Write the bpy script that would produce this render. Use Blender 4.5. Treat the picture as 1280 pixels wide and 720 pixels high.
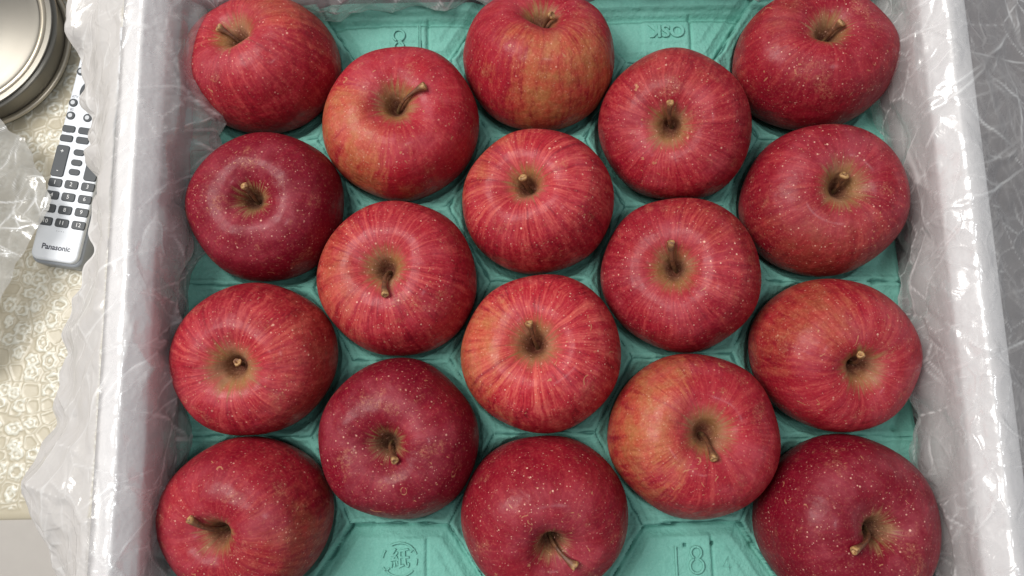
import bpy, bmesh, math, random
import numpy as np
from mathutils import Vector, Matrix

for o in list(bpy.data.objects): bpy.data.objects.remove(o)
S = bpy.context.scene; COL = S.collection
PI = math.pi
random.seed(5)

# ------------------------------------------------------------------ camera
cam_d = bpy.data.cameras.new('camera'); cam = bpy.data.objects.new('camera', cam_d); COL.objects.link(cam)
cam.location = (0.0, -0.085, 0.75); cam.rotation_euler = (math.radians(10.0), 0, math.radians(-1.2))
cam_d.sensor_width = 36; cam_d.lens = 36*1044/1280; cam_d.clip_start = 0.02; cam_d.clip_end = 50
S.camera = cam
# ------------------------------------------------------------------ light: a room lit by ceiling lamps
w = bpy.data.worlds.new('World'); S.world = w; w.use_nodes = True
w.node_tree.nodes['Background'].inputs[0].default_value = (0.90, 0.95, 1.0, 1)
w.node_tree.nodes['Background'].inputs[1].default_value = 0.30
def area(name, loc, size, power, col, target=(0, 0, .27)):
    l = bpy.data.lights.new(name, 'AREA'); l.shape = 'RECTANGLE'; l.size, l.size_y = size; l.energy = power; l.color = col
    o = bpy.data.objects.new(name, l); COL.objects.link(o); o.location = loc
    o.rotation_euler = (Vector(target)-Vector(loc)).to_track_quat('-Z', 'Y').to_euler(); return o
area('ceiling_lamp', (-0.80, 0.30, 1.62), (0.85, 0.85), 30.5, (1.0, 0.97, 0.92))
area('second_ceiling_lamp', (0.38, -0.30, 1.85), (0.20, 0.20), 5, (0.95, 0.98, 1.0))
S.view_settings.view_transform = 'Standard'; S.view_settings.look = 'None'
S.view_settings.exposure = 0.0; S.view_settings.gamma = 1.0
S.render.engine = 'CYCLES'
S.cycles.max_bounces = 10; S.cycles.transparent_max_bounces = 24; S.cycles.diffuse_bounces = 4; S.cycles.glossy_bounces = 4
S.cycles.caustics_reflective = False; S.cycles.caustics_refractive = False

# ------------------------------------------------------------------ helpers
def mesh_obj(name, V, F, mat=None, parent=None, smooth=True, loc=(0,0,0), attrs=None):
    me = bpy.data.meshes.new(name)
    V = np.asarray(V, np.float32).reshape(-1, 3); F = np.asarray(F, np.int32)
    if F.ndim == 2:
        n, k = F.shape
        me.vertices.add(len(V)); me.vertices.foreach_set('co', V.ravel())
        me.loops.add(n*k); me.loops.foreach_set('vertex_index', F.ravel())
        me.polygons.add(n); me.polygons.foreach_set('loop_start', np.arange(0, n*k, k, dtype=np.int32))
        me.update(calc_edges=True)
    if smooth: me.polygons.foreach_set('use_smooth', np.ones(len(me.polygons), bool))
    for k_, a in (attrs or {}).items():
        at = me.attributes.new(k_, 'FLOAT', 'POINT'); at.data.foreach_set('value', np.asarray(a, np.float32).ravel())
    me.update()
    if mat: me.materials.append(mat)
    o = bpy.data.objects.new(name, me); COL.objects.link(o); o.location = loc
    if parent: o.parent = parent
    return o
def bm_obj(name, bm, mat, parent=None, smooth=False):
    me = bpy.data.meshes.new(name); bmesh.ops.recalc_face_normals(bm, faces=bm.faces); bm.to_mesh(me); bm.free()
    if mat: me.materials.append(mat)
    if smooth: me.polygons.foreach_set('use_smooth', np.ones(len(me.polygons), bool))
    o = bpy.data.objects.new(name, me); COL.objects.link(o)
    if parent: o.parent = parent
    return o
def grid_faces(nx, ny, wrapx=False):
    i = np.arange(nx if wrapx else nx-1); j = np.arange(ny-1)
    I, J = np.meshgrid(i, j, indexing='ij'); I2 = (I+1) % nx
    return np.stack([I*ny+J, I2*ny+J, I2*ny+J+1, I*ny+J+1], -1).reshape(-1, 4)
def tag(o, label=None, cat=None, group=None, kind=None):
    for k, v in (('label', label), ('category', cat), ('group', group), ('kind', kind)):
        if v: o[k] = v
    return o
def empty(name, loc=(0,0,0), rz=0):
    o = bpy.data.objects.new(name, None); COL.objects.link(o); o.location = loc; o.rotation_euler = (0, 0, rz); o.empty_display_size = .02
    return o
class NT:
    def __init__(s, name):
        s.m = bpy.data.materials.new(name); s.m.use_nodes = True; s.t = s.m.node_tree; s.t.nodes.clear()
    def n(s, typ, ins=None, **kw):
        nd = s.t.nodes.new('ShaderNode'+typ)
        for k, v in kw.items(): setattr(nd, k, v)
        for k, v in (ins or {}).items():
            if isinstance(v, bpy.types.NodeSocket): s.t.links.new(v, nd.inputs[k])
            else: nd.inputs[k].default_value = v
        return nd
    def math(s, op, a, b=0.0, c=None, clamp=False):
        d = {0: a, 1: b}
        if c is not None: d[2] = c
        return s.n('Math', d, operation=op, use_clamp=clamp).outputs[0]
    def noise(s, vec, scale, detail=3, rough=.55, dist=0, out='Fac'):
        return s.n('TexNoise', {'Vector': vec, 'Scale': scale, 'Detail': detail, 'Roughness': rough, 'Distortion': dist}).outputs[out]
    def mix(s, f, a, b, mode='MIX'):
        nd = s.n('Mix', {0: f}, data_type='RGBA', blend_type=mode)
        for k, v in ((6, a), (7, b)):
            if isinstance(v, bpy.types.NodeSocket): s.t.links.new(v, nd.inputs[k])
            else: nd.inputs[k].default_value = (*v, 1) if len(v) == 3 else v
        return nd.outputs[2]
    def ss(s, v, lo, hi, a=0.0, b=1.0):
        return s.n('MapRange', {'Value': v, 'From Min': lo, 'From Max': hi, 'To Min': a, 'To Max': b}, interpolation_type='SMOOTHSTEP').outputs[0]
    def bump(s, h, strength, dist, normal=None):
        d = {'Height': h, 'Strength': strength, 'Distance': dist}
        if normal: d['Normal'] = normal
        return s.n('Bump', d).outputs[0]
    def out(s, sh): s.n('OutputMaterial', {'Surface': sh}); return s.m
    def bsdf(s, col, rough=.5, normal=None, **kw):
        d = {'Base Color': col if isinstance(col, bpy.types.NodeSocket) else (*col, 1), 'Roughness': rough}
        if normal: d['Normal'] = normal
        d.update({k.replace('_', ' '): v for k, v in kw.items()})
        return s.n('BsdfPrincipled', d).outputs[0]
def simple(name, col, rough=.5, bscale=0, bstr=.2, bdist=.0005, var=.0, **kw):
    t = NT(name); co = t.n('TexCoord').outputs['Object']; c = col; nm = None
    if var: c = t.mix(t.noise(co, 60, 4), tuple(v*(1-var) for v in col), tuple(min(1, v*(1+var)) for v in col))
    if bscale: nm = t.bump(t.noise(co, bscale, 4), bstr, bdist)
    return t.out(t.bsdf(c, rough, nm, **kw))
# ------------------------------------------------------------------ materials
def mat_apple():
    t = NT('apple_skin'); co = t.n('TexCoord').outputs['Object']
    A = lambda k: t.n('Attribute', attribute_type='OBJECT', attribute_name=k).outputs['Fac']
    seed, deep, blush, bx, by, cav, fleck = [A(k) for k in ('seed', 'deep', 'blush', 'blush_x', 'blush_y', 'cavity', 'fleck')]; stk = A('streaky')
    P = t.n('VectorMath', {0: co, 1: (21.7, 21.7, 21.7)}, operation='MULTIPLY').outputs[0]
    off = t.n('CombineXYZ', {0: seed, 1: t.math('MULTIPLY', seed, 1.7), 2: t.math('MULTIPLY', seed, 2.3)}).outputs[0]
    Q = t.n('VectorMath', {0: P, 1: off}, operation='ADD').outputs[0]
    sp = t.n('SeparateXYZ', {0: P}); x, y, z = sp.outputs
    r = t.math('SQRT', t.math('ADD', t.math('ADD', t.math('MULTIPLY', x, x), t.math('MULTIPLY', y, y)), 1e-5))
    dx, dy = t.math('DIVIDE', x, r), t.math('DIVIDE', y, r)
    # meridian direction with a slight twist so that the streaks wander
    wob = t.noise(Q, 2.2, 2, out='Fac'); wob = t.math('MULTIPLY', t.math('SUBTRACT', wob, .5), .16)
    dx2, dy2 = t.math('ADD', dx, wob), t.math('SUBTRACT', dy, wob)
    mer = lambda k: t.n('VectorMath', {0: t.n('CombineXYZ', {0: dx2, 1: dy2, 2: t.math('MULTIPLY', z, k)}).outputs[0], 1: off}, operation='ADD').outputs[0]
    s1 = t.noise(mer(.16), 7.5, 2, .5); s2 = t.noise(mer(.22), 19, 2, .55); s3 = t.noise(mer(.55), 44, 2, .6)
    streak = t.math('ADD', t.math('MULTIPLY', s1, .38), t.math('ADD', t.math('MULTIPLY', s2, .40), t.math('MULTIPLY', s3, .22)))
    big = t.noise(Q, 1.3, 3, .5); mid = t.noise(Q, 5.5, 4, .65); fine = t.noise(Q, 34, 4, .7)
    # depth of red
    d = t.math('ADD', deep, t.math('ADD', t.math('MULTIPLY', t.math('SUBTRACT', big, .5), .9), t.math('MULTIPLY', t.math('SUBTRACT', mid, .5), .35)), clamp=True)
    base = t.mix(d, (.385, .0155, .028), (.148, .0020, .0125))
    pale = t.mix(d, (.56, .10, .078), (.32, .018, .036))
    sf = t.math('MULTIPLY', t.ss(streak, .46, .64), t.math('SUBTRACT', 1.0, t.math('MULTIPLY', d, .40)))
    base = t.mix(t.math('MULTIPLY', sf, stk), base, pale)
    dark = t.math('MULTIPLY', t.ss(streak, .47, .37), t.math('MULTIPLY', stk, .7))
    base = t.mix(dark, base, (.16, .003, .012))
    # orange / yellow blush patch
    facing = t.math('ADD', t.math('MULTIPLY', dx, bx), t.math('MULTIPLY', dy, by))
    bm_ = t.math('ADD', t.math('MULTIPLY', facing, .55), t.math('ADD', t.math('MULTIPLY', big, 1.0), t.math('MULTIPLY', t.math('SUBTRACT', streak, .5), 1.6)))
    bm_ = t.math('MULTIPLY', t.ss(bm_, .62, 1.15), t.math('MULTIPLY', blush, t.ss(r, .25, .6)), clamp=True)
    base = t.mix(bm_, base, t.mix(t.ss(mid, .35, .7), (.50, .115, .045), (.44, .24, .07)))
    # netting freckle (fine dull mottling)
    base = t.mix(t.math('MULTIPLY', t.ss(fine, .50, .72), t.math('ADD', .18, t.math('MULTIPLY', bm_, .5))), base, (.62, .23, .14))
    base = t.mix(t.math('MULTIPLY', t.ss(fine, .50, .3), .25), base, (.16, .004, .012))
    # waxy bloom plus the sheen of broad light, painted greyish pink on the shoulders
    bl = t.math('MULTIPLY', t.ss(z, .35, .85), t.math('MULTIPLY', t.ss(t.noise(Q, 2.1, 4, .6), .40, .70), .24))
    base = t.mix(bl, base, (.54, .12, .15))
    # stem cavity: olive, tan and russet with rays running out
    cr = t.math('ADD', r, t.math('MULTIPLY', t.math('SUBTRACT', s2, .5), .26)); cr = t.math('ADD', cr, t.math('MULTIPLY', t.math('SUBTRACT', s1, .5), .28))
    cm = t.math('MULTIPLY', t.ss(t.math('DIVIDE', cr, cav), 1.12, .42), t.ss(z, 0, .2))
    ccol = t.mix(t.ss(t.noise(Q, 3.4, 3), .35, .65), (.25, .155, .045), (.29, .17, .085))
    ccol = t.mix(t.ss(t.math('ADD', r, t.math('MULTIPLY', t.math('SUBTRACT', mid, .5), .12)), .20, .06), ccol, (.055, .034, .016))
    ccol = t.mix(t.math('MULTIPLY', t.ss(fine, .40, .75), .35), ccol, (.38, .26, .13))
    base = t.mix(t.math('MULTIPLY', cm, .78), base, ccol)
    # lenticels
    def dots(scale, rad, keep, st):
        v = t.n('TexVoronoi', {'Vector': Q, 'Scale': scale, 'Randomness': 1.0}, feature='F1')
        rnd = t.n('SeparateColor', {0: v.outputs['Color']})
        rr = t.math('MULTIPLY', t.math('ADD', .45, t.math('MULTIPLY', rnd.outputs[0], .75)), rad)
        m = t.math('SUBTRACT', 1.0, t.math('DIVIDE', v.outputs['Distance'], rr), clamp=True)
        m = t.math('MULTIPLY', t.ss(m, 0.05, .55), t.math('GREATER_THAN', rnd.outputs[1], keep))
        return t.math('MULTIPLY', m, st)
    dm = t.math('MAXIMUM', dots(14, .185, .40, .60), dots(8.0, .130, .50, .75))
    dm = t.math('MULTIPLY', t.math('MAXIMUM', dm, dots(27, .23, .40, .5)), t.math('MULTIPLY', fleck, t.ss(t.noise(Q, 1.7, 2), .30, .58, .35, 1.1)), clamp=True)
    base = t.mix(dm, base, (.70, .39, .29))
    # small russet scars
    sc = t.math('MULTIPLY', t.ss(t.noise(Q, 6, 2, .5, 2.5),   .70, .74), .7)
    base = t.mix(sc, base, (.42, .20, .10))
    rub = t.math('MULTIPLY', t.math('MULTIPLY', t.ss(t.noise(Q, 2.6, 2), .60, .68), t.ss(t.noise(Q, 30, 4, .8), .44, .64)), .36)
    base = t.mix(rub, base, (.45, .20, .11))
    h = t.math('ADD', t.math('ADD', t.math('MULTIPLY', t.noise(Q, 9, 3), .7), t.math('MULTIPLY', t.noise(Q, 3.6, 2), 2.4)), t.math('ADD', t.math('MULTIPLY', fine, .10), t.math('MULTIPLY', dm, .05)))
    h = t.math('ADD', h, t.math('MULTIPLY', t.noise(Q, 60, 3), .07))
    nm = t.bump(h, .6, .0011)
    rough = t.math('ADD', .35, t.math('ADD', t.math('MULTIPLY', t.ss(t.noise(Q, 7, 5, .75), .3, .7), .26), t.math('MULTIPLY', cm, .25)))
    return t.out(t.bsdf(base, rough, nm, Specular_IOR_Level=.20, Subsurface_Weight=.02, Subsurface_Radius=(.004, .001, .0006), Coat_Weight=.05, Coat_Roughness=.15))
def mat_stem():
    t = NT('apple_stem'); co = t.n('TexCoord').outputs['Object']; a = t.n('Attribute', attribute_name='along').outputs['Fac']
    n1 = t.noise(co, 420, 4, .7)
    c = t.mix(t.ss(a, .0, .5), (.15, .10, .04), (.15, .055, .025)); c = t.mix(t.ss(n1, .42, .62), c, (.085, .035, .018))
    c = t.mix(t.math('MULTIPLY', t.ss(a, .80, .95), t.ss(n1, .38, .56)), c, (.42, .24, .095))
    return t.out(t.bsdf(c, .5, t.bump(n1, .8, .0006)))
def mat_tray():
    t = NT('teal_moulded_pulp'); co = t.n('TexCoord').outputs['Object']
    fib = t.noise(co, 700, 4, .8); mid = t.noise(co, 55, 4, .6); big = t.noise(co, 14, 3)
    c = t.mix(mid, (.13, .37, .31), (.19, .455, .385)); c = t.mix(t.math('MULTIPLY', t.ss(fib, .48, .68), .45), c, (.22, .49, .42)); c = t.mix(t.math('MULTIPLY', t.ss(big, .5, .75), .25), c, (.085, .33, .25))
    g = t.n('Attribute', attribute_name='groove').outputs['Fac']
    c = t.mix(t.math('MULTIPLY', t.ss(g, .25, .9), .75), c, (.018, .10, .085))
    h = t.math('ADD', t.math('MULTIPLY', fib, .25), t.math('ADD', mid, t.noise(co, 190, 3)))
    return t.out(t.bsdf(c, .68, t.bump(h, 1.0, .0013), Specular_IOR_Level=.22))
def mat_film(name, haze=.20, tint=(.72, .70, .70)):
    t = NT(name); co = t.n('TexCoord').outputs['Object']; cr = t.n('Attribute', attribute_name='crease').outputs['Fac']
    v = t.n('TexVoronoi', {'Vector': t.n('VectorMath', {0: co, 1: t.n('VectorMath', {0: t.noise(co, 22, 2, out='Color'), 1: (.05, .05, .05)}, operation='MULTIPLY').outputs[0]}, operation='ADD').outputs[0], 'Scale': 48.0}, feature='DISTANCE_TO_EDGE').outputs['Distance']
    crk = t.ss(v, .09, .0); patch = t.ss(t.noise(co, 17, 3), .46, .62)
    wr = t.noise(co, 75, 4, .55, 1.2)
    h = t.math('ADD', t.math('MULTIPLY', t.math('MULTIPLY', crk, patch), .5), t.math('MULTIPLY', wr, 1.1))
    nm = t.bump(h, .35, .0014)
    fr = t.n('LayerWeight', {'Blend': .5, 'Normal': nm}).outputs['Facing']
    geo = t.n('NewGeometry'); lw = t.n('LayerWeight', {'Blend': .5}).outputs['Facing']
    mk = t.n('Attribute', attribute_name='milk').outputs['Fac']
    mkc = t.math('MAXIMUM', mk, 0.0)
    fac = t.math('ADD', t.math('ADD', haze, mk), t.math('MULTIPLY', t.math('POWER', lw, 2.5), .40))
    fac = t.math('ADD', fac, t.math('MULTIPLY', cr, .55)); fac = t.math('ADD', fac, t.math('MULTIPLY', t.math('MULTIPLY', crk, patch), .06))
    fac = t.math('ADD', fac, t.math('MULTIPLY', t.math('SUBTRACT', t.noise(co, 11, 3), .5), .16), clamp=True)
    fcol = t.mix(t.math('MULTIPLY', t.ss(cr, .05, .45), t.math('SUBTRACT', 1.0, t.math('MULTIPLY', mkc, 1.05))), t.mix(mkc, tint, tuple(c*.74 for c in (tint[0]+.02, tint[1], tint[2]-.03))), (.96, .96, .96))
    dif = t.n('BsdfDiffuse', {'Color': fcol, 'Normal': nm}).outputs[0]; trl = t.n('BsdfTranslucent', {'Color': fcol, 'Normal': nm}).outputs[0]
    body = t.n('MixShader', {0: .22, 1: dif, 2: trl}).outputs[0]
    base = t.n('MixShader', {0: fac, 1: t.n('BsdfTransparent', {'Color': (.98, .98, .98, 1)}).outputs[0], 2: body}).outputs[0]
    gl = t.n('BsdfGlossy', {'Color': (1, 1, 1, 1), 'Roughness': .20, 'Normal': nm}).outputs[0]
    f2 = t.math('ADD', .10, t.math('MULTIPLY', t.math('POWER', fr, 4), .45), clamp=True)
    return t.out(t.n('MixShader', {0: f2, 1: base, 2: gl}).outputs[0])
def mat_vinyl():
    t = NT('embossed_vinyl'); co = t.n('TexCoord').outputs['Object']; p = t.n('Attribute', attribute_name='relief').outputs['Fac']
    n = t.noise(co, 9, 3); f = t.noise(co, 240, 3)
    c = t.mix(t.ss(n, .35, .7), (.52, .465, .35), (.465, .415, .31)); c = t.mix(t.ss(p, .12, .8), c, (.69, .67, .58)); c = t.mix(t.math('MULTIPLY', t.ss(f, .5, .7), .15), c, (.45, .38, .24))
    return t.out(t.bsdf(c, .30, t.bump(f, .25, .0003), Specular_IOR_Level=.55))
def mat_foam():
    t = NT('white_foam'); co = t.n('TexCoord').outputs['Object']
    v = t.n('TexVoronoi', {'Vector': co, 'Scale': 320.0}).outputs['Distance']
    c = t.mix(t.noise(co, 30, 3), (.81, .79, .80), (.86, .85, .855))
    return t.out(t.bsdf(c, .42, t.bump(t.math('ADD', v, t.noise(co, 40, 3)), .25, .0006)))
def mat_steel():
    t = NT('brushed_steel'); co = t.n('TexCoord').outputs['Object']
    sp = t.n('SeparateXYZ', {0: co}); r = t.math('SQRT', t.math('ADD', t.math('MULTIPLY', sp.outputs[0], sp.outputs[0]), t.math('MULTIPLY', sp.outputs[1], sp.outputs[1])))
    g = t.noise(t.n('CombineXYZ', {0: t.math('MULTIPLY', r, 900), 1: sp.outputs[2]}).outputs[0], 1.0, 4, .7)
    c = t.mix(t.noise(co, 20, 4), (.215, .20, .175), (.27, .255, .225))
    return t.out(t.bsdf(c, t.math('ADD', .30, t.math('MULTIPLY', g, .16)), t.bump(g, .08, .0003), Metallic=.9))
M_APPLE, M_STEM, M_TRAY, M_FILM, M_VINYL, M_FOAM, M_STEEL = mat_apple(), mat_stem(), mat_tray(), mat_film('clear_crinkled_film', .27), mat_vinyl(), mat_foam(), mat_steel()
M_FILM2 = mat_film('milky_loose_film', .60, (.60, .585, .55))
M_COUNTER = simple('grey_counter', (.42, .39, .36), .45, 160, .15, .0003, .06)
M_DARK = simple('dark_brown_surface', (.045, .028, .030), .8, 300, .5, .001, .3)  # dark brown surface to the right of the box
M_PALE_STEEL = simple('rim_steel_painted_reflection', (.62, .55, .44), .34, 0, Metallic=.75)  # cream reflection of the table put into the colour of the pot rings
M_REMOTE = simple('silver_white_plastic', (.76, .79, .84), .28, 500, .08, .0002, .03)
M_REMOTE_EDGE = simple('grey_plastic_edge', (.30, .32, .35), .35)
M_BUTTON = simple('dark_rubber', (.035, .042, .05), .45)
M_SILVERBTN = simple('silver_button', (.55, .57, .6), .3)
M_PRINT_W = simple('white_print', (.8, .8, .8), .5)
M_PRINT_D = simple('dark_print', (.03, .035, .06), .5)
M_CARD = simple('beige_card', (.60, .49, .38), .7, 200, .2, .0004, .05)
EQ = 0.27
# ------------------------------------------------------------------ the setting
def rounded_box(name, x0, x1, y0, y1, z0, z1, mat, bev=.003, parent=None, seg=3):
    bm = bmesh.new(); r = bmesh.ops.create_cube(bm, size=1)
    bmesh.ops.scale(bm, vec=(x1-x0, y1-y0, z1-z0), verts=bm.verts); bmesh.ops.translate(bm, vec=((x0+x1)/2, (y0+y1)/2, (z0+z1)/2), verts=bm.verts)
    if bev: bmesh.ops.bevel(bm, geom=bm.edges[:], offset=bev, segments=seg, affect='EDGES', profile=.5)
    return bm_obj(name, bm, mat, parent)
tag(rounded_box('counter', -1.6, .268, -.9, .9, -.045, -.006, M_COUNTER, .006), kind='structure')
tag(rounded_box('floor', .272, 1.6, -.9, .9, -.10, -.06, M_DARK, 0), kind='structure')
tag(rounded_box('wooden_base', -1.6, 1.6, -1.0, 1.0, -.16, -.101, M_COUNTER, 0), kind='structure')

# embossed vinyl table mat: real relief
def vinyl_mat():
    x0, x1, y0, y1, st = -.60, -.17, -.149, .40, .00105
    xs = np.arange(x0, x1, st); ys = np.arange(y0, y1, st); X, Y = np.meshgrid(xs, ys, indexing='ij')
    rs = np.random.RandomState(4)
    # jittered sites with a minimum distance
    pts = []
    for gx in np.arange(x0-.02, x1+.02, .0148):
        for gy in np.arange(y0-.02, y1+.02, .0148):
            pts.append((gx+rs.uniform(-.005, .005), gy+rs.uniform(-.005, .005)))
    pts = np.array(pts); rad = rs.uniform(.0034, .0058, len(pts)); typ = rs.rand(len(pts)); ell = rs.uniform(.8, 1.25, len(pts))
    F1 = np.full(X.shape, 9.); F2 = np.full(X.shape, 9.); I1 = np.zeros(X.shape, int)
    for k, (px, py) in enumerate(pts):
        i0, i1 = int((px-(.030)-x0)/st), int((px+(.030)-x0)/st)+1; j0, j1 = int((py-(.030)-y0)/st), int((py+(.030)-y0)/st)+1
        i0, j0 = max(i0, 0), max(j0, 0)
        if i1 <= 0 or j1 <= 0: continue
        sx, sy = X[i0:i1, j0:j1], Y[i0:i1, j0:j1]
        d = np.hypot((sx-px)*ell[k], (sy-py)/ell[k])
        a, b = F1[i0:i1, j0:j1], F2[i0:i1, j0:j1]
        m = d < a; b[:] = np.where(m, a, np.minimum(b, d)); I1[i0:i1, j0:j1] = np.where(m, k, I1[i0:i1, j0:j1]); a[:] = np.where(m, d, a)
    edge = (F2-F1)/2; r = rad[I1]; ty = typ[I1]
    wob = .0007*np.sin(X*900+np.sin(Y*700)*2)+.0006*np.sin(Y*1100+X*300)
    ring = np.exp(-((F1+wob-r)/.0015)**2); dot = np.exp(-(F1/.0019)**2)*.9; vein = np.exp(-((edge-.0012)/.0006)**2)*.55
    h = np.where(ty < .78, np.maximum(ring, dot*(ty < .55)), 0); h = np.maximum(h, vein*(ty > .25))
    # plain lozenge patches between the rings
    u, v = (X*.8+Y*.6)/.043, (-X*.6+Y*.8)/.043
    key = np.sin(np.floor(u)*127.1+np.floor(v)*311.7)*43758.5453; key = key-np.floor(key)
    fu, fv = np.abs(u-np.floor(u)-.5), np.abs(v-np.floor(v)-.5)
    plain = (key < -1) & (np.maximum(fu, fv) < .42); h = np.where(plain, 0, h)
    fr = np.maximum(fu, fv); h = np.where((key < -1), np.maximum(h, .5*np.exp(-((fr-.43)/.018)**2)), h)
    border = np.clip((Y-(y0+.008))/.003, 0, 1); h = h*border
    z = -.0035 + h*.0010
    lip = np.clip((Y-y0)/.006, 0, 1); z = -.0062 + (z+.0062)*np.sqrt(1-(1-lip)**2)
    V = np.stack([X, Y, z], -1)
    return tag(mesh_obj('vinyl_mat', V, grid_faces(len(xs), len(ys)), M_VINYL, attrs={'relief': h}), 'beige vinyl table mat embossed with pearly rings, on the counter at left', 'table mat')
vinyl_mat()

# ------------------------------------------------------------------ crumple field shared by the films
def folds(A, B, n, amin, amax, lmin, lmax, wmin, wmax, seed, box):
    """sum of straight sharp folds over the sheet coordinates A, B (metres); returns height and crease strength"""
    rs = np.random.RandomState(seed); H = np.zeros(A.shape); C = np.zeros(A.shape)
    a0, a1, b0, b1 = box
    for _ in range(n):
        ca, cb, th = rs.uniform(a0, a1), rs.uniform(b0, b1), rs.uniform(0, PI)
        l, wd, am = rs.uniform(lmin, lmax), rs.uniform(wmin, wmax), rs.uniform(amin, amax)*rs.choice([-1, 1])
        R = l+wd
        i0, i1 = np.searchsorted(A[:, 0], [ca-R, ca+R]) if True else (0, 0)
        if i1 <= i0: continue
        a, b = A[i0:i1]-ca, B[i0:i1]-cb
        t = a*math.cos(th)+b*math.sin(th); d = -a*math.sin(th)+b*math.cos(th)
        d = d + .12*t*np.sign(t)
        asym = rs.uniform(.35, 1.0); dd = np.where(d > 0, d/wd, -d/(wd*asym))
        f = np.clip(1-dd, 0, 1)*np.clip(1.15-np.abs(t)/l, 0, 1)
        H[i0:i1] += am*f
        C[i0:i1] = np.maximum(C[i0:i1], np.exp(-(d/.0008)**2)*np.clip(1-np.abs(t)/l, 0, 1)*min(1, abs(am)/wd*2.2))
    return H, C
def facets(A, B, space, slope, K, seed, box):
    """crumpled film: lower envelope of tilted patches, one per jittered site; continuous, with sharp creases"""
    rs = np.random.RandomState(seed); h1 = np.full(A.shape, 9.); h2 = np.full(A.shape, 9.)
    a0, a1, b0, b1 = box; W = space*2.6
    for ca in np.arange(a0-space, a1+space, space):
        for cb in np.arange(b0-space, b1+space, space):
            sa, sb = ca+rs.uniform(-.5, .5)*space, cb+rs.uniform(-.5, .5)*space; g = rs.uniform(-slope, slope, 2); c = rs.uniform(-.12, .12)*space*slope*2
            i0, i1 = np.searchsorted(A[:, 0], [sa-W, sa+W])
            if i1 <= i0: continue
            a, b_ = A[i0:i1]-sa, B[i0:i1]-sb; v = c+g[0]*a+g[1]*b_+K*(a*a+b_*b_)
            x, y = h1[i0:i1], h2[i0:i1]; m = v < x; y[:] = np.where(m, x, np.minimum(y, v)); x[:] = np.where(m, v, x)
    C = np.exp(-((h2-h1)/(.00045*slope))**2)
    return h1-np.median(h1), C
def interp(tab, q): tab = sorted(tab); return np.interp(q, [a for a, _ in tab], [b for _, b in tab])

# ------------------------------------------------------------------ the white box
BCX, BCY, BHX, BHY = .0235, .0030, .2160, .1880      # inner opening: centre and half sizes
def ring_points(n, hx, hy, rc):
    """n points round a rounded rectangle, with outward normals and arc length; starts at the right side"""
    segs = [((hx, -(hy-rc)), (hx, hy-rc)), None, ((hx-rc, hy), (-(hx-rc), hy)), None, ((-hx, hy-rc), (-hx, -(hy-rc))), None, ((-(hx-rc), -hy), (hx-rc, -hy)), None]
    cs = [(hx-rc, hy-rc, 0), (-(hx-rc), hy-rc, PI/2), (-(hx-rc), -(hy-rc), PI), (hx-rc, -(hy-rc), 3*PI/2)]
    P, N = [], []
    L = 2*(2*(hx-rc)+2*(hy-rc))+2*PI*rc
    s = np.linspace(0, L, n, endpoint=False); lens = []
    for k in range(8): lens.append(np.hypot(segs[k][1][0]-segs[k][0][0], segs[k][1][1]-segs[k][0][1]) if segs[k] else PI/2*rc)
    cum = np.concatenate([[0], np.cumsum(lens)])
    for v in s:
        k = min(int(np.searchsorted(cum, v, 'right')-1), 7); f = (v-cum[k])/lens[k]
        if segs[k]:
            a, b = segs[k]; P.append((a[0]+(b[0]-a[0])*f, a[1]+(b[1]-a[1])*f)); d = (b[0]-a[0], b[1]-a[1]); q = math.hypot(*d); N.append((d[1]/q, -d[0]/q))
        else:
            cx, cy, a0 = cs[k//2]; a = a0+f*PI/2; P.append((cx+rc*math.cos(a), cy+rc*math.sin(a))); N.append((math.cos(a), math.sin(a)))
    return np.array(P), np.array(N), s
box = empty('foam_box', (BCX, BCY, 0)); tag(box, 'white foam box holding the apples, lined with clear film', 'box')
def sweep(name, prof, mat, parent, n=240, rc=.02, closed=True):
    P, N, s = ring_points(n, BHX, BHY, rc); prof = np.asarray(prof)
    V = np.zeros((n, len(prof), 3))
    V[..., :2] = P[:, None, :] + N[:, None, :]*prof[None, :, 0:1]; V[..., 2] = prof[None, :, 1]
    F = grid_faces(n, len(prof), True)
    if closed:
        i = np.arange(n); m = len(prof); F = np.vstack([F, np.stack([i*m+m-1, ((i+1) % n)*m+m-1, ((i+1) % n)*m, i*m], -1)])
    o = mesh_obj(name, V, F[:, ::-1], mat, parent, smooth=False); return o
sweep('wall', [(.0062, .004), (.0062, .245), (.0008, .3000), (0, .3035), (.0005, .3058), (.0026, .3086), (.0082, .3155), (.0092, .3164), (.0102, .3165), (.0220, .3113), (.0230, .3103), (.0234, .3060), (.0234, .004)], M_FOAM, box)
b = rounded_box('base', -BHX+.0005, BHX-.0005, -BHY+.0005, BHY-.0005, -.003, .2235, M_FOAM, 0, box)

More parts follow.
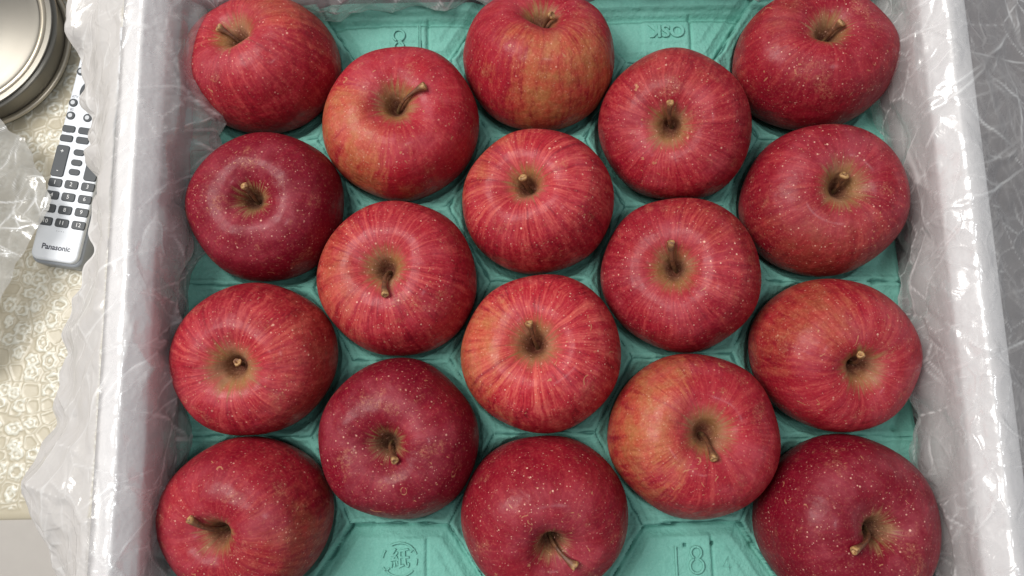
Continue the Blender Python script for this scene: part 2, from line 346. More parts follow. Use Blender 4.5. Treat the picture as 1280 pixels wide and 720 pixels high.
# ------------------------------------------------------------------ apples
APPLES = [
#  x, y, radius x, radius y, lean x, lean y | deep, blush, blush dir, cavity, fleck | stem tip offset is solved below
  (-0.1486, 0.1418, 0.0480, 0.0396, -0.2597, 0.1796),
  (-0.0628, 0.1015, 0.0469, 0.0455, 0.0230, 0.0056),
  (0.0215, 0.1413, 0.0459, 0.0421, 0.0383, 0.5104),
  (0.1018, 0.0964, 0.0453, 0.0454, -0.2881, -0.3481),
  (0.1889, 0.1371, 0.0481, 0.0411, -0.0191, 0.1769),
  (-0.1423, 0.0513, 0.0452, 0.0439, -0.0131, -0.1280),
  (-0.0647, 0.0066, 0.0455, 0.0461, -0.1100, 0.0047),
  (0.0181, 0.0511, 0.0455, 0.0416, -0.2217, 0.0559),
  (0.1001, 0.0058, 0.0452, 0.0460, -0.3081, -0.0797),
  (0.1869, 0.0482, 0.0476, 0.0444, -0.0155, -0.0161),
  (0.0178, -0.0386, 0.0465, 0.0448, -0.1350, 0.0499),
  (-0.1467, -0.0386, 0.0466, 0.0433, -0.0802, -0.2458),
  (-0.0637, -0.0856, 0.0439, 0.0454, -0.0825, -0.0747),
  (0.1025, -0.0871, 0.0482, 0.0455, 0.0013, 0.0435),
  (0.1854, -0.0429, 0.0457, 0.0438, 0.1066, -0.3350),
  (-0.1484, -0.1261, 0.0467, 0.0432, -0.2011, -0.2253),
  (0.0173, -0.1295, 0.0468, 0.0430, 0.0772, -0.4069),
  (0.1845, -0.1365, 0.0492, 0.0475, 0.1269, -0.0402),
]
LOOK = [
 (0.50, 0.20, .6, .6, 0.31, .9), (0.35, 0.50, -.8, -.6, 0.30, .8), (0.50, 0.52, .25, -1., 0.27, .8), (0.55, 0.05, 0, 1, 0.31, .9), (0.70, 0.10, -.7, .2, 0.27, .9), (1.00, 0.00, 0, 1, 0.22, .9), (0.42, 0.25, -1., 0, 0.30, 1.0), (0.30, 0.30, -.6, .5, 0.27, 1.1), (0.55, 0.15, .5, .3, 0.31, 1.3), (0.72, 0.12, -.3, -1., 0.34, 1.1), (0.12, 0.50, -1., 0, 0.32, 1.1), (0.45, 0.10, 1, 0, 0.34, .9), (1.00, 0.00, 0, 1, 0.22, .9), (0.42, 0.50, -1., .3, 0.32, .7), (0.50, 0.25, -.5, .7, 0.29, .9), (0.68, 0.20, .5, -.3, 0.25, .8), (0.80, 0.00, 0, 1, 0.22, 1.2), (1.05, 0.00, 1, 0, 0.24, 1.0)]
LABELS = [
 'red apple in the top left corner of the tray, thin stem leaning up and left',
 'pinkish apple with orange lower cheek and long brown stem, below the embossed 81',
 'dull red apple with a yellow green patch low right, middle of the top row',
 'crimson apple with a short upright tan stem, directly below the embossed letters',
 'dark red apple in the top right corner of the tray beside the film',
 'deep maroon apple in the left column, second from the top, thick tan stem',
 'pink streaked apple left of the middle, its stem pointing down to a knob',
 'small bright red streaked apple in the centre column, second from the top',
 'red apple with many pale flecks and tall stem in an olive cavity',
 'crimson apple in the right column, second from the top, yellowish stem cavity',
 'bright red and orange streaked apple at the centre with a pale broken stem end',
 'red streaked apple in the left column, third from the top, grey green cavity',
 'deep crimson apple above the embossed recycling mark, dark cavity and short stem',
 'orange cheeked dull red apple with a pale brown cavity, above the embossed 18',
 'red apple in the right column, third from the top, short hidden stem',
 'dull red apple in the bottom left corner, stem pointing left',
 'rose red speckled apple, middle of the bottom row, long stem pointing down right',
 'very dark crimson apple in the bottom right corner of the tray']
TIPS = [(-0.1649, 0.1517, 0.2980), (-0.0458, 0.1088, 0.3080), (0.0279, 0.1552, 0.2980), (0.0923, 0.0958, 0.3085), (0.1943, 0.1448, 0.3025), (-0.1452, 0.0539, 0.3040), (-0.0666, -0.0088, 0.3085), (0.0092, 0.0564, 0.3005), (0.0888, 0.0161, 0.3065), (0.1873, 0.0529, 0.3040), (0.0106, -0.0266, 0.3065), (-0.1476, -0.0431, 0.2980), (-0.0616, -0.0964, 0.3055), (0.1034, -0.0985, 0.3120), (0.1852, -0.0472, 0.3090), (-0.1662, -0.1244, 0.3065), (0.0310, -0.1522, 0.2985), (0.1719, -0.1458, 0.3120)]
def lean_matrix(tx, ty):
    a = math.hypot(tx, ty)
    return Matrix.Rotation(a, 4, Vector((-ty/a, tx/a, 0))) if a > 1e-9 else Matrix()
PROF = np.array([(0.0,.40),(.025,.405),(.055,.44),(.095,.525),(.15,.625),(.22,.705),(.31,.765),(.42,.795),(.54,.785),
 (.68,.72),(.82,.60),(.93,.38),(.99,.12),(1.0,-.06),(.975,-.26),(.91,-.47),(.80,-.66),(.65,-.79),(.48,-.85),(.33,-.83),(.18,-.74),(0.0,-.68)])
def catmull(P, n):
    P = np.asarray(P, float); Q = np.vstack([2*P[0]-P[1], P, 2*P[-1]-P[-2]]); Q[0] = (-P[1][0], P[1][1]); Q[-1] = (-P[-2][0], P[-2][1])
    t = np.linspace(0, len(P)-1, n); k = np.minimum(t.astype(int), len(P)-2); f = (t-k)[:, None]
    a, b, c, d = Q[k], Q[k+1], Q[k+2], Q[k+3]
    return .5*((2*b) + (c-a)*f + (2*a-5*b+4*c-d)*f*f + (3*b-a-3*c+d)*f**3)
NA, NP = 112, 96
def apple_local(seed, na=NA, npf=NP):
    """unit-radius apple, z up, stem cavity bottom at about (0,0,.4)"""
    r = np.random.RandomState(seed*7+3)
    pr = catmull(PROF, npf); pr[0,0] = pr[-1,0] = 0
    ph = np.linspace(0, 2*np.pi, na, endpoint=False)
    rr = pr[:,0][:,None]; zz = pr[:,1][:,None]
    k2, k3, k5 = r.uniform(.006,.02), r.uniform(.004,.014), r.uniform(.004,.012)
    p2, p3, p5, p1, p7 = r.uniform(0, 2*np.pi, 5)
    m = 1 + k2*np.cos(2*ph+p2) + k3*np.cos(3*ph+p3) + k5*np.cos(5*ph+p5) + .004*np.cos(7*ph+p7)
    R = rr*m[None,:]
    top = np.clip(zz+.1, 0, 1)**1.5
    hgt = 1 + r.uniform(-.05,.05)
    Z = zz*hgt + top*rr*(r.uniform(.03,.09)*np.cos(ph+p1) + .018*np.cos(2*ph+p3) + .014*np.cos(5*ph+p5))[None,:]
    wob = np.exp(-((rr-.25)/.18)**2)*np.clip(zz,0,1)
    Z = Z + wob*(.03*np.cos(ph+p7) + .02*np.cos(3*ph+p2))[None,:]
    X = R*np.cos(ph)[None,:]; Y = R*np.sin(ph)[None,:]
    return np.stack([X, Y, Z], -1)

def make_apple(i):
    cx, cy, sx, sy, tx, ty = APPLES[i]
    L = apple_local(i); s = (sx+sy)/2; V = L*np.array([sx, sy, s]); n, m = V.shape[:2]      # n profile, m azimuth
    V = np.transpose(V, (1, 0, 2))
    Vf = V.reshape(-1, 3)
    F = grid_faces(m, n, True)
    o = mesh_obj('apple', Vf, F, M_APPLE)
    bm = bmesh.new(); bm.from_mesh(o.data); bmesh.ops.remove_doubles(bm, verts=bm.verts, dist=1e-6); bmesh.ops.recalc_face_normals(bm, faces=bm.faces); bm.to_mesh(o.data); bm.free()
    o.data.polygons.foreach_set('use_smooth', np.ones(len(o.data.polygons), bool))
    Mx = Matrix.Translation((cx, cy, EQ)) @ lean_matrix(tx, ty); o.matrix_world = Mx
    d, bl, bx, by, cav, fl = LOOK[i]
    bdir = Mx.to_3x3().inverted() @ Vector((bx, by, 0))
    streaky = (.7, .35, .45, .9, .55, .35, .9, 1.0, .9, .7, 1.0, .9, .4, .6, .6, .5, .4, .35)[i]
    for k, v in (('streaky', streaky), ('seed', i*3.17+1), ('deep', d), ('blush', bl), ('blush_x', bdir.x), ('blush_y', bdir.y), ('cavity', cav), ('fleck', fl)): o[k] = float(v)
    tag(o, LABELS[i], 'apple', 'red apples set out in the green tray')
    # stem: a bent tapering tube with a swollen, cut end
    base = Mx @ Vector((0, 0, float(L[0, 0, 2])*s)); tip = Vector(TIPS[i])
    up = (Mx.to_3x3() @ Vector((0, 0, 1))).normalized()
    p0 = base - up*.004; dv = tip-base; ln = dv.length
    rs = np.random.RandomState(i+40)
    c1 = base + up*ln*.45 + dv*.18; side = dv.cross(up); side = side.normalized() if side.length > 1e-6 else Vector((1, 0, 0)); c1 += side*rs.uniform(-.0015, .0015)
    K, G = 22, 14; ring, al = [], []
    rb = rs.uniform(.00090, .0012); rk = rs.uniform(.0019, .0026)
    pts = [p0] + [base.lerp(c1, t).lerp(c1.lerp(tip, t), t) for t in np.linspace(0, 1, K-1)]
    T = [(pts[min(k+1, K-1)]-pts[max(k-1, 0)]).normalized() for k in range(K)]
    ref = T[0].orthogonal().normalized()
    for k in range(K):
        ref = (ref-T[k]*ref.dot(T[k])).normalized(); bi = T[k].cross(ref)
        f = k/(K-1); r = rb*(1+.25*max(0, 1-f*5)) + (rk-rb)*max(0, (f-.62)/.38)**2.0
        rows = [(pts[k], r)]
        if k == K-1: rows += [(pts[k]+T[k]*.0008, r*1.04), (pts[k]+T[k]*.0014, r*.86), (pts[k]+T[k]*.0012, r*.5), (pts[k]+T[k]*.0004, r*.30), (pts[k]+T[k]*.0003, .00001)]
        for c, rr in rows:
            for g in range(G):
                a = 2*PI*g/G; q = rr*(1+.10*math.sin(3*a+k*.2+i)+.06*math.sin(5*a+k))
                ring.append(c+(ref*math.cos(a)+bi*math.sin(a))*q); al.append(min(1, f*.9) if c == pts[k] and k < K-1 else (.92 if c == pts[k] else 1.0))
    nr = len(ring)//G; F = []
    for a in range(nr-1):
        for g in range(G): F.append((a*G+g, a*G+(g+1) % G, (a+1)*G+(g+1) % G, (a+1)*G+g))
    st = mesh_obj('stem', [tuple(v) for v in ring], F, M_STEM, attrs={'along': al})
    st.parent = o; st.matrix_parent_inverse = Mx.inverted()
    return o
for i in range(18): make_apple(i)

# ------------------------------------------------------------------ the moulded tray
TX0, TX1, TY0, TY1 = -.1975, .2382, -.1800, .1885
def tray():
    st = .00072
    xs = np.arange(TX0, TX1, st); ys = np.arange(TY0, TY1, st); X, Y = np.meshgrid(xs, ys, indexing='ij')
    sites = [(a[0], a[1], 0) for a in APPLES] + [(-.0645, .196, 1), (.1035, .194, 1), (-.0660, -.1815, 1), (.1045, -.1860, 1)]
    D = np.stack([np.hypot(X-s[0], Y-s[1]) for s in sites]); o2 = np.argsort(D, axis=0)[:3]
    F1 = np.take_along_axis(D, o2[:1], 0)[0]; F2 = np.take_along_axis(D, o2[1:2], 0)[0]; F3 = np.take_along_axis(D, o2[2:3], 0)[0]
    I = o2[0]; J = o2[1]
    sx = np.array([s[0] for s in sites]); sy = np.array([s[1] for s in sites]); pad = np.array([s[2] for s in sites])[I]; padJ = np.array([s[2] for s in sites])[J]
    sep = np.hypot(sx[I]-sx[J], sy[I]-sy[J])
    edge = (F2**2-F1**2)/(2*sep)                                   # true distance to the cell border
    zs = EQ-.0185
    bowl = EQ-.0455*np.sqrt(np.clip(1-(F1/.0500)**2, 0, 1)); bowl = np.where(F1 > .0495, 1, bowl)
    sh = zs + .0032*np.clip(1-edge/.011, 0, 1)**1.3                 # shoulders rise to the border
    tri = np.clip(1-(F3-F1)/.016, 0, 1); sh = sh + .0030*tri
    z = np.minimum(bowl, sh) 
    # pads: a raised table with bevelled flanks
    pz = zs+.0008 - .004*np.clip(1-(edge-.0015)/.0065, 0, 1)**.8 + .0008*np.clip((edge-.013)/.002, 0, 1)
    z = np.where(pad == 1, pz, z)
    # raised rectangle and bars round the marks
    def plate(x0, x1, y0, y1, h, sft=.0012):
        a = np.clip((X-x0)/sft, 0, 1)*np.clip((x1-X)/sft, 0, 1)*np.clip((Y-y0)/sft, 0, 1)*np.clip((y1-Y)/sft, 0, 1); return h*a
    z = z + plate(.0885, .1185, .150, .1795, .0011) + plate(-.0800, -.0490, .150, .1795, .0011)
    z = z - plate(.1186, .1204, .148, .1790, .0016, .0005) - plate(-.0489, -.0472, .150, .1790, .0014, .0005)
    z = z - plate(.1125, .1140, -.1700, -.1440, .0016, .0005) - plate(-.0508, -.0490, -.175, -.1420, .0012, .0006)
    z = z + plate(.0840, .1128, -.176, -.1425, .0008) + plate(-.0800, -.0508, -.176, -.1415, .0007)
    # little rib left of the upper left mark
    t = ((X+.0975)*(-.42)+(Y-.155)*.9); q = ((X+.0975)*.9+(Y-.155)*.42); z = z + .0022*np.clip(1-np.abs(q)/.0018, 0, 1)*np.clip(1-np.abs(t)/.012, 0, .5)*2
    # border crease, offset slightly in places so the lines look pressed, not drawn
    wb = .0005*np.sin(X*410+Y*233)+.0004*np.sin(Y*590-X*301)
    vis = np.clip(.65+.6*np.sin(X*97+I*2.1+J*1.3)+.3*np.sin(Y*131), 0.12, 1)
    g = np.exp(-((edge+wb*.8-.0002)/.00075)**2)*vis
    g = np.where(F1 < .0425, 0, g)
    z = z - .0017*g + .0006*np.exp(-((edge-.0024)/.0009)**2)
    # secondary pressed facets in the gaps
    z = z + .0009*np.sin(X*180+np.sin(Y*90)*2)*np.sin(Y*160)*np.clip((F1-.042)/.01, 0, 1)
    # the long top gutter and outer lip
    lip = np.clip((Y-(TY1-.0085))/.0025, 0, 1); gut = np.clip(1-np.abs(Y-(TY1-.0125))/.0035, 0, 1)
    z = z + .004*lip - .0035*gut*(pad == 1) - .0010*gut
    for E in (X-TX0, TX1-X): z = z - .0025*np.clip(1-E/.0030, 0, 1)
    z = z - .002*np.clip(1-(Y-TY0)/.004, 0, 1)
    H, C = folds(X, Y, 260, .0002, .0009, .004, .014, .0008, .0035, 12, (TX0, TX1, TY0, TY1))
    z = z + H*np.clip((F1-.043)/.004, 0, 1)
    z = np.maximum(z, EQ-.0459)
    # ejector holes
    holes = []
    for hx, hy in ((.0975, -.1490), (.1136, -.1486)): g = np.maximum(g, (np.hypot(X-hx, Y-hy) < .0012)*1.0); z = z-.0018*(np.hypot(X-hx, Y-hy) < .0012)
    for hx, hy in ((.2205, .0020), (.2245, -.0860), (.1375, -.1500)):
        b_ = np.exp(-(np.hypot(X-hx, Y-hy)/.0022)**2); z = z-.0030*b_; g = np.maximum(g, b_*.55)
    V = np.stack([X, Y, z], -1)
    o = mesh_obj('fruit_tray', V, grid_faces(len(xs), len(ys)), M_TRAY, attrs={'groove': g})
    tag(o, 'teal green moulded tray with round pockets and embossed marks under the apples', 'fruit tray')
    def zat(x, y): return float(z[int((x-TX0)/st), int((y-TY0)/st)])
    return o, zat
TRAY, zat = tray()
def text_mesh(name, body, size, loc, mat, parent, extr=.0004, bev=.00025, rz=0, offset=0, sx=1.0, spacing=1.0):
    c = bpy.data.curves.new(name, 'FONT'); c.body = body; c.size = size; c.extrude = extr; c.bevel_depth = bev; c.bevel_resolution = 1; c.offset = offset
    c.align_x = 'CENTER'; c.align_y = 'CENTER'; c.resolution_u = 4; c.space_character = spacing
    o = bpy.data.objects.new(name, c); COL.objects.link(o)
    dg = bpy.context.evaluated_depsgraph_get(); me = bpy.data.meshes.new_from_object(o.evaluated_get(dg)); bpy.data.objects.remove(o)
    me.materials.clear(); me.materials.append(mat)
    o = bpy.data.objects.new(name, me); COL.objects.link(o); o.location = loc; o.rotation_euler = (0, 0, rz); o.scale = (sx, 1, 1)
    if parent: o.parent = parent
    return o
# outlined (hollow) strokes: pressed letters built as thin tubes
def stroke(name, lines, rad, mat, parent, z):
    V, F = [], []; G = 6
    for ln in lines:
        pts = [Vector((x, y, zat(x, y)+z)) for x, y in ln]
        zz = max(p.z for p in pts)
        for p in pts: p.z = zz
        b0 = len(V)
        for k, p in enumerate(pts):
            tg = (pts[min(k+1, len(pts)-1)]-pts[max(k-1, 0)]).normalized(); sd = tg.cross(Vector((0, 0, 1)))
            for g in range(G): a = 2*PI*g/G; V.append(tuple(p+sd*rad*math.cos(a)+Vector((0, 0, 1))*rad*.8*math.sin(a)))
        for k in range(len(pts)-1):
            for g in range(G): F.append((b0+k*G+g, b0+k*G+(g+1) % G, b0+(k+1)*G+(g+1) % G, b0+(k+1)*G+g))
    return mesh_obj(name, V, F, mat, parent, attrs={'groove': np.zeros(len(V))})
def circ(cx, cy, rx, ry, a0=0, a1=360, n=20): return [(cx+rx*math.cos(math.radians(a0+(a1-a0)*k/n)), cy+ry*math.sin(math.radians(a0+(a1-a0)*k/n))) for k in range(n+1)]
text_mesh('embossed_letters', 'OSK', .0115, (.1040, .1668, zat(.104, .1668)+.0002), M_TRAY, TRAY, .0009, .0003, PI, .0001, 1.0, 1.0)
o8 = (-.0668, .1632); stroke('embossed_eight', [circ(o8[0], o8[1]+.0036, .0036, .0037, -66, 246), circ(o8[0], o8[1]-.0036, .0029, .0031, 114, 426)], .00075, M_TRAY, TRAY, .0008)
stroke('embossed_one', [[(-.0545, .1545), (-.0545, .1735)], [(-.0532, .1545), (-.0532, .1735)]], .0006, M_TRAY, TRAY, .0005)
o8 = (.1037, -.1568); stroke('embossed_eight', [circ(o8[0], o8[1]+.0038, .0030, .0032, -62, 242), circ(o8[0], o8[1]-.0036, .0039, .0040, 114, 426)], .00075, M_TRAY, TRAY, .0008)
stroke('embossed_one', [[(.0920, -.1655), (.0920, -.1495)]], .00075, M_TRAY, TRAY, .0008)
stroke('embossed_four', [[(.1222, -.1635), (.1218, -.1560), (.1182, -.1612), (.1232, -.1616)]], .0006, M_TRAY, TRAY, .0001)
mk = (-.0655, -.1535)
stroke('recycling_mark', [circ(mk[0], mk[1], .0098, .0092, 35, 120, 12), circ(mk[0], mk[1], .0098, .0092, 145, 172, 5), circ(mk[0], mk[1], .0098, .0092, 215, 320, 14), circ(mk[0], mk[1], .0098, .0092, 340, 362, 4),
   [(mk[0]+.0095, mk[1]+.0030), (mk[0]+.0080, mk[1]+.0058), (mk[0]+.0060, mk[1]+.0040)], [(mk[0]-.0095, mk[1]-.0040), (mk[0]-.0078, mk[1]-.0060), (mk[0]-.0058, mk[1]-.0045)]], .0006, M_TRAY, TRAY, .0005)
text_mesh('embossed_paper_sign', '\u7d19', .0115, (mk[0], mk[1], zat(*mk)+.0002), M_TRAY, TRAY, .0006, .0002)

# ------------------------------------------------------------------ the film liner: one sheet lining the box and hanging over its rim
def liner():
    n = 1420
    P, N, s = ring_points(n, BHX-.0012, BHY-.0012, .02); per = s[-1]+s[1]
    wx, wy = P[:, 0]+BCX, P[:, 1]+BCY
    edgeL = [(0.2208, -0.2646), (0.188, -0.2624), (0.1613, -0.2635), (0.1349, -0.2583), (0.1141, -0.253), (0.0835, -0.249), (0.0635, -0.2462), (0.0341, -0.2514), (0.0172, -0.2521), (-0.0135, -0.257), (-0.0505, -0.2603), (-0.0866, -0.2631), (-0.113, -0.2665), (-0.1348, -0.2617), (-0.1563, -0.2526), (-0.1898, -0.2466)]
    outL = (BCX-BHX+.0012) - interp(edgeL, wy); outR = np.full(n, .115) ; outT = np.full(n, .06); outB = np.full(n, .07)
    nx, ny = N[:, 0], N[:, 1]
    wl, wr, wt, wb = np.clip(-nx, 0, 1)**2, np.clip(nx, 0, 1)**2, np.clip(ny, 0, 1)**2, np.clip(-ny, 0, 1)**2
    U = (outL*wl+outR*wr+outT*wt+outB*wb)/(wl+wr+wt+wb)
    rs = np.random.RandomState(3)
    U = U + .003*np.sin(s*130)*np.sin(s*47)+.0015*np.sin(s*310)
    m_in, m_rim, m_out = 46, 30, 84
    # profile (offset u outwards, z) per column
    zin = np.linspace(.2400, .2990, m_in)
    uin = np.interp(zin, [.240, .245, .299], [.0062, .0060, .0006])
    rimp = np.array([(.0002, .3030), (.0012, .3072), (.0034, .3110), (.0094, .3180), (.0110, .3182), (.0226, .3132), (.0262, .3112)])
    tt = np.concatenate([[0], np.cumsum(np.hypot(*np.diff(rimp, axis=0).T))]); q = np.linspace(0, tt[-1], m_rim)
    ur, zr = np.interp(q, tt, rimp[:, 0]), np.interp(q, tt, rimp[:, 1])
    f = np.linspace(0, 1, m_out+1)[1:]
    ED = .268                                                      # height of the hanging edge
    uo = .0262 + (U[:, None]-.0262)*f[None, :]
    zdrop = .3112-ED
    right = (nx > .7)[:, None]
    zo = np.tile(.3112 - zdrop*(f[None, :]**1.1), (n, 1))
    u = np.concatenate([np.tile(uin, (n, 1)), np.tile(ur, (n, 1)), uo], 1); z = np.concatenate([np.tile(zin, (n, 1)), np.tile(zr, (n, 1)), zo], 1)
    m = u.shape[1]
    # arc length along the profile -> sheet coordinate
    B = np.concatenate([np.zeros((n, 1)), np.cumsum(np.hypot(np.diff(u, axis=1), np.diff(z, axis=1)), 1)], 1); A = np.tile(s[:, None], (1, m))
    fin = np.clip(1-np.arange(m)/m_in, 0, 1)[None, :]; fout = np.clip((np.arange(m)-m_in-m_rim)/m_out, 0, 1)[None, :]
    # film bulging loose inside the upper left corner and along the top wall
    def near(px, py, r): return np.exp(-((wx-px)**2+(wy-py)**2)/r**2)[:, None]
    mid = np.sin(np.clip(np.arange(m)/(m_in+8), 0, 1)*PI)[None, :]
    bulge = .020*near(-.198, .105, .030)+.016*near(-.19, .17, .04)+.018*near(-.105, .19, .035)+.006*near(-.198, .05, .05)+.006*near(.239, -.02, .06)+.010*near(.239, .12, .04)+.008*near(.2385, -.12, .05)+.005*near(-.198, -.08, .05)
    u = u - bulge*mid**1.3
    box_ = (0, per, 0, .25)
    H1, C1 = folds(A, B, 420, .0025, .0075, .020, .065, .012, .034, 21, box_)
    Hf, Cf = facets(A, B, .024, .80, 16., 61, (0, per, 0, .19)); Hg, Cg = facets(A, B, .0090, .60, 36., 62, (0, per, 0, .19))
    H2, C2 = folds(A, B, 900, .0007, .0030, .012, .050, .0030, .011, 22, box_)
    H3, C3 = folds(A, B, 1300, .0003, .0009, .004, .014, .0012, .0036, 23, box_)
    edm = 1-.75*np.clip((fout-.75)/.25, 0, 1); k1 = (.16*(1-fout)+.75*np.clip(fin*2.2, 0, 1)*np.clip((1-fin)*5+.25, 0, 1)+.85*fout**.7)*edm; k2 = .55+.55*fin+.45*fout
    kf = .22+.75*np.clip(fin*2, 0, 1)+.6*fout; kg = .28+.25*fin+.15*fout
    dist = H1*k1*.8 + H2*k2*.6 + H3*.7 + Hf*kf + Hg*kg
    dist = dist*(1-.6*np.clip((fout-.8)/.2, 0, 1))
    # keep the film off the foam: only outwards from the surface
    du, dz = np.gradient(u, axis=1), np.gradient(z, axis=1); ln = np.hypot(du, dz)+1e-9; nu, nz = -dz/ln, du/ln     # normal away from the foam
    onfoam = (1-fout)
    dist = dist*(1-onfoam) + onfoam*(np.abs(dist)+.0006)
    wv = .010*np.sin(A*31+1.2*np.sin(A*9))*fout**1.3 + .006*np.sin(A*67+B*40)*fout
    dist = dist + wv*.6*edm
    uu, zz = u+nu*dist, z+nz*dist
    # sideways tug so that the folds are not purely along the normal
    side = (H2*.5+H1*.15)*(.2+fout)*edm
    T = np.stack([-N[:, 1], N[:, 0]], 1)
    V = np.zeros((n, m, 3)); V[..., :2] = P[:, None, :] + N[:, None, :]*uu[..., None] + T[:, None, :]*side[..., None]; V[..., 0] += BCX; V[..., 1] += BCY
    V[..., 2] = np.clip(zz, .2400, .40)
    cr = np.maximum(C1*np.clip(.25+k1, 0, 1), np.maximum(C2*.6, np.maximum(C3*.35, np.maximum(Cf*.75*np.clip(kf+.2, 0, 1), Cg*.15))))
    cr = np.maximum(cr, np.clip((np.arange(m)-m+3.5)/2.5, 0, 1)[None, :]*.9)
    milk = np.clip((uu-.0222)/.0015, 0, 1)*(.68*wl-.01*wr+.2*wt+.3*wb)[:, None] - .02*(fin <= 0)*(uu < .0222) + .04*np.sin(A*53+B*30)*np.sin(A*23)
    o = mesh_obj('plastic_liner', V, grid_faces(n, m, True), M_FILM, attrs={'crease': cr, 'milk': milk})
    tag(o, 'clear crinkled plastic liner draped over the rim of the white box', 'plastic liner')
liner()

# loose milky sheet lying over the left end of the remote
def loose_sheet():
    ys = np.arange(-.02, .215, .0013); nu_ = 130
    edge = [(.235, -.470), (.1964, -.4518), (.1908, -.4371), (.1682, -.4281), (.148, -.4124), (.1309, -.4026), (.1128, -.4027), (.0914, -.4115), (.0667, -.4213), (.0354, -.438), (0, -.455), (-.05, -.48)]
    ex = interp(edge, ys) + .0012*np.sin(ys*260)
    f = np.linspace(0, 1, nu_); A = np.tile(ys[:, None], (1, nu_)); X = ex[:, None] - f[None, :]*.15
    top = np.clip((ys-.19)/.02, 0, 1)[:, None]
    Z = .034 + .030*np.sin(f*PI*.7)[None, :] + .012*np.sin(ys*22)[:, None] + .010*top
    H, C = folds(A, X, 60, .003, .009, .02, .06, .01, .03, 51, (ys[0], ys[-1], -.6, -.38)); H2, C2 = folds(A, X, 160, .0006, .002, .008, .03, .003, .010, 52, (ys[0], ys[-1], -.6, -.38))
    Z = np.clip(Z + H*.7 + H2, .024, .2)
    V = np.stack([X, A, Z], -1)
    o = mesh_obj('plastic_sheet', V, grid_faces(len(ys), nu_), M_FILM2, attrs={'crease': np.maximum(C, C2)*.8})
    tag(o, 'loose milky plastic sheet at the left edge, lying across the remote control', 'plastic sheet')
loose_sheet()

# ------------------------------------------------------------------ remote control
rem = empty('remote_control', (-.40755, .07429, -.0022), math.radians(-9.65)); tag(rem, 'silver remote control with dark buttons, half under the clear film', 'remote control')
def slab(name, cx, cy, wx, wy, z0, z1, mat, parent, rad=.003, bev=.0006, seg=5):
    bm = bmesh.new(); pts = []
    for (sx_, sy_, a0) in ((1, 1, 0), (-1, 1, 90), (-1, -1, 180), (1, -1, 270)):
        for k in range(seg+1):
            a = math.radians(a0+90*k/seg); pts.append((cx+sx_*(wx/2-rad)+rad*math.cos(a), cy+sy_*(wy/2-rad)+rad*math.sin(a)))
    vs = [bm.verts.new((x, y, z0)) for x, y in pts]; f = bm.faces.new(vs)
    r = bmesh.ops.extrude_face_region(bm, geom=[f]); top = [v for v in r['geom'] if isinstance(v, bmesh.types.BMVert)]
    for v in top: v.co.z = z1
    if bev:
        ed = [e for e in bm.edges if all(abs(v.co.z-z1) < 1e-7 for v in e.verts)]; bmesh.ops.bevel(bm, geom=ed, offset=bev, segments=3, affect='EDGES', profile=.5)
    return bm_obj(name, bm, mat, parent)
slab('body', 0, .117, .0465, .234, .0005, .0170, M_REMOTE_EDGE, rem, .008, .003, 8)
slab('face_plate', 0, .1172, .0425, .229, .0171, .0222, M_REMOTE, rem, .007, .002, 8)
def rbutton(x, y, wx, wy, txt=None, mat=None, rad=.002, name='button'):
    b_ = slab(name, 0, 0, wx, wy, .0218, .0234, mat or M_BUTTON, rem, rad, .0005); b_.location = (x, y, 0)
    if txt: text_mesh('digit', txt, .0052, (0, 0, .02355), M_PRINT_W, b_, .00005, 0)
    return b_
for ry, row in ((.0738, '1 2 3'), (.0620, '4 5 6'), (.0497, '7 8 9'), (.0376, '10 11 12')):
    for cx_, tx_ in zip((-.0145, .0005, .0158), row.split()): rbutton(cx_, ry, .0122, .0078, tx_)
rk = rbutton(-.0150, .0945, .0118, .030, None, None, .0025, 'rocker_button'); text_mesh('symbol', '+', .006, (0, .009, .02355), M_PRINT_W, rk, .00005, 0); text_mesh('symbol', '-', .006, (0, -.009, .02355), M_PRINT_W, rk, .00005, 0)
rk = rbutton(.0155, .0945, .0118, .030, None, None, .0025, 'rocker_button')
for y_ in (.0858, .0948, .1045): rbutton(.0002, y_, .0100, .0058, None, M_BUTTON, .0026)
for y_ in (.1163, .1255): 
    for x_ in (-.0145, .0005, .0155): rbutton(x_, y_, .0118, .0064)
for x_, y_ in ((-.0160, .1383), (-.0165, .1508), (.0160, .1383), (.0165, .1508), (-.0165, .1818), (.0165, .1818), (0, .1383)): 
    b_ = rbutton(x_, y_, .0078, .0078, None, M_BUTTON, .0038, 'round_button'); slab('cap', 0, 0, .0040, .0040, .0235, .0238, M_SILVERBTN, b_, .0019, 0)
dp = rbutton(0, .1628, .026, .026, None, M_BUTTON, .0129, 'direction_pad'); slab('centre_button', 0, 0, .0100, .0100, .0235, .0243, M_SILVERBTN, dp, .0048, .0004)
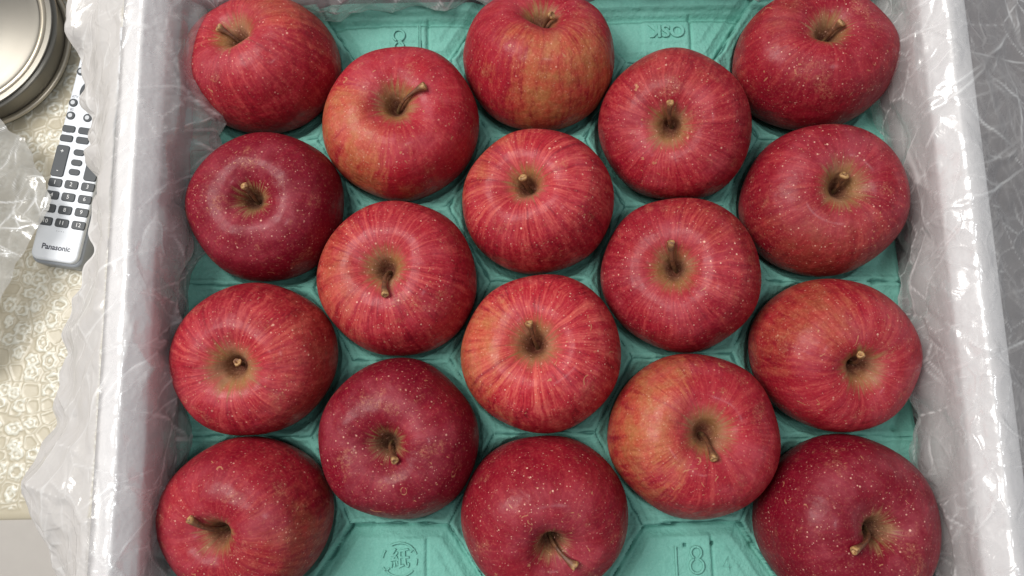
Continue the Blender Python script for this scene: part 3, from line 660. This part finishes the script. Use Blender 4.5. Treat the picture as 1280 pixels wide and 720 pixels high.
for x_, y_ in ((-.0145, .2040), (0, .2040), (.0145, .2040), (-.0145, .2150), (.0145, .2150)): rbutton(x_, y_, .0090, .0050)
text_mesh('brand_lettering', 'Panasonic', .0070, (.0005, .0148, .02225), M_PRINT_D, rem, .00004, 0, 0, .00018, .95)
for x_, y_, tx_ in ((-.0145, .1225, 'BS'), (.0005, .0302, '- - - -'), (-.0165, .1570, 'dTV'), (-.0165, .1443, 'BS'), (-.0165, .1878, 'TV')): text_mesh('small_print', tx_, .0034, (x_, y_, .02225), M_PRINT_D, rem, .00003, 0)

# ------------------------------------------------------------------ steel pot
def lathe(name, prof, mat, parent, n=128):
    prof = np.asarray(prof); a = np.linspace(0, 2*PI, n, endpoint=False); V = np.zeros((n, len(prof), 3))
    V[..., 0] = np.cos(a)[:, None]*prof[:, 0]; V[..., 1] = np.sin(a)[:, None]*prof[:, 0]; V[..., 2] = prof[:, 1]
    return mesh_obj(name, V, grid_faces(n, len(prof), True)[:, ::-1], mat, parent)
pot = empty('steel_pot', (-.5010, .2950, -.002)); tag(pot, 'round stainless steel pot at the upper left corner beside the remote control', 'pot')
def fillet(pts, k=4):
    return catmull(np.array(pts), len(pts)*k)
lathe('body', fillet([(.0001, .0005), (.070, .0005), (.0800, .0030), (.0812, .010), (.0795, .026), (.0775, .036)]), M_STEEL, pot)
ra = [(.0835+.0030*math.cos(t), .0045+.0026*math.sin(t)) for t in np.linspace(0, 2*PI, 13)]; lathe('foot_ring', ra, M_PALE_STEEL, pot)
ra = [(.0785+.0030*math.cos(t), .0385+.0028*math.sin(t)) for t in np.linspace(0, 2*PI, 13)]; lathe('rim', ra, M_PALE_STEEL, pot)
ld = lathe('lid', fillet([(.0765, .0392), (.0745, .0368), (.0720, .0358), (.0600, .0372), (.0400, .0395), (.0200, .0408), (.0001, .0412)], 5), M_STEEL, pot)

# beige card lying by the pot at the very top
cd = rounded_box('beige_card', -.423, -.385, .338, .42, -.0020, .0030, M_CARD, .0006); tag(cd, 'small beige card beside the steel pot at the top edge', 'card')
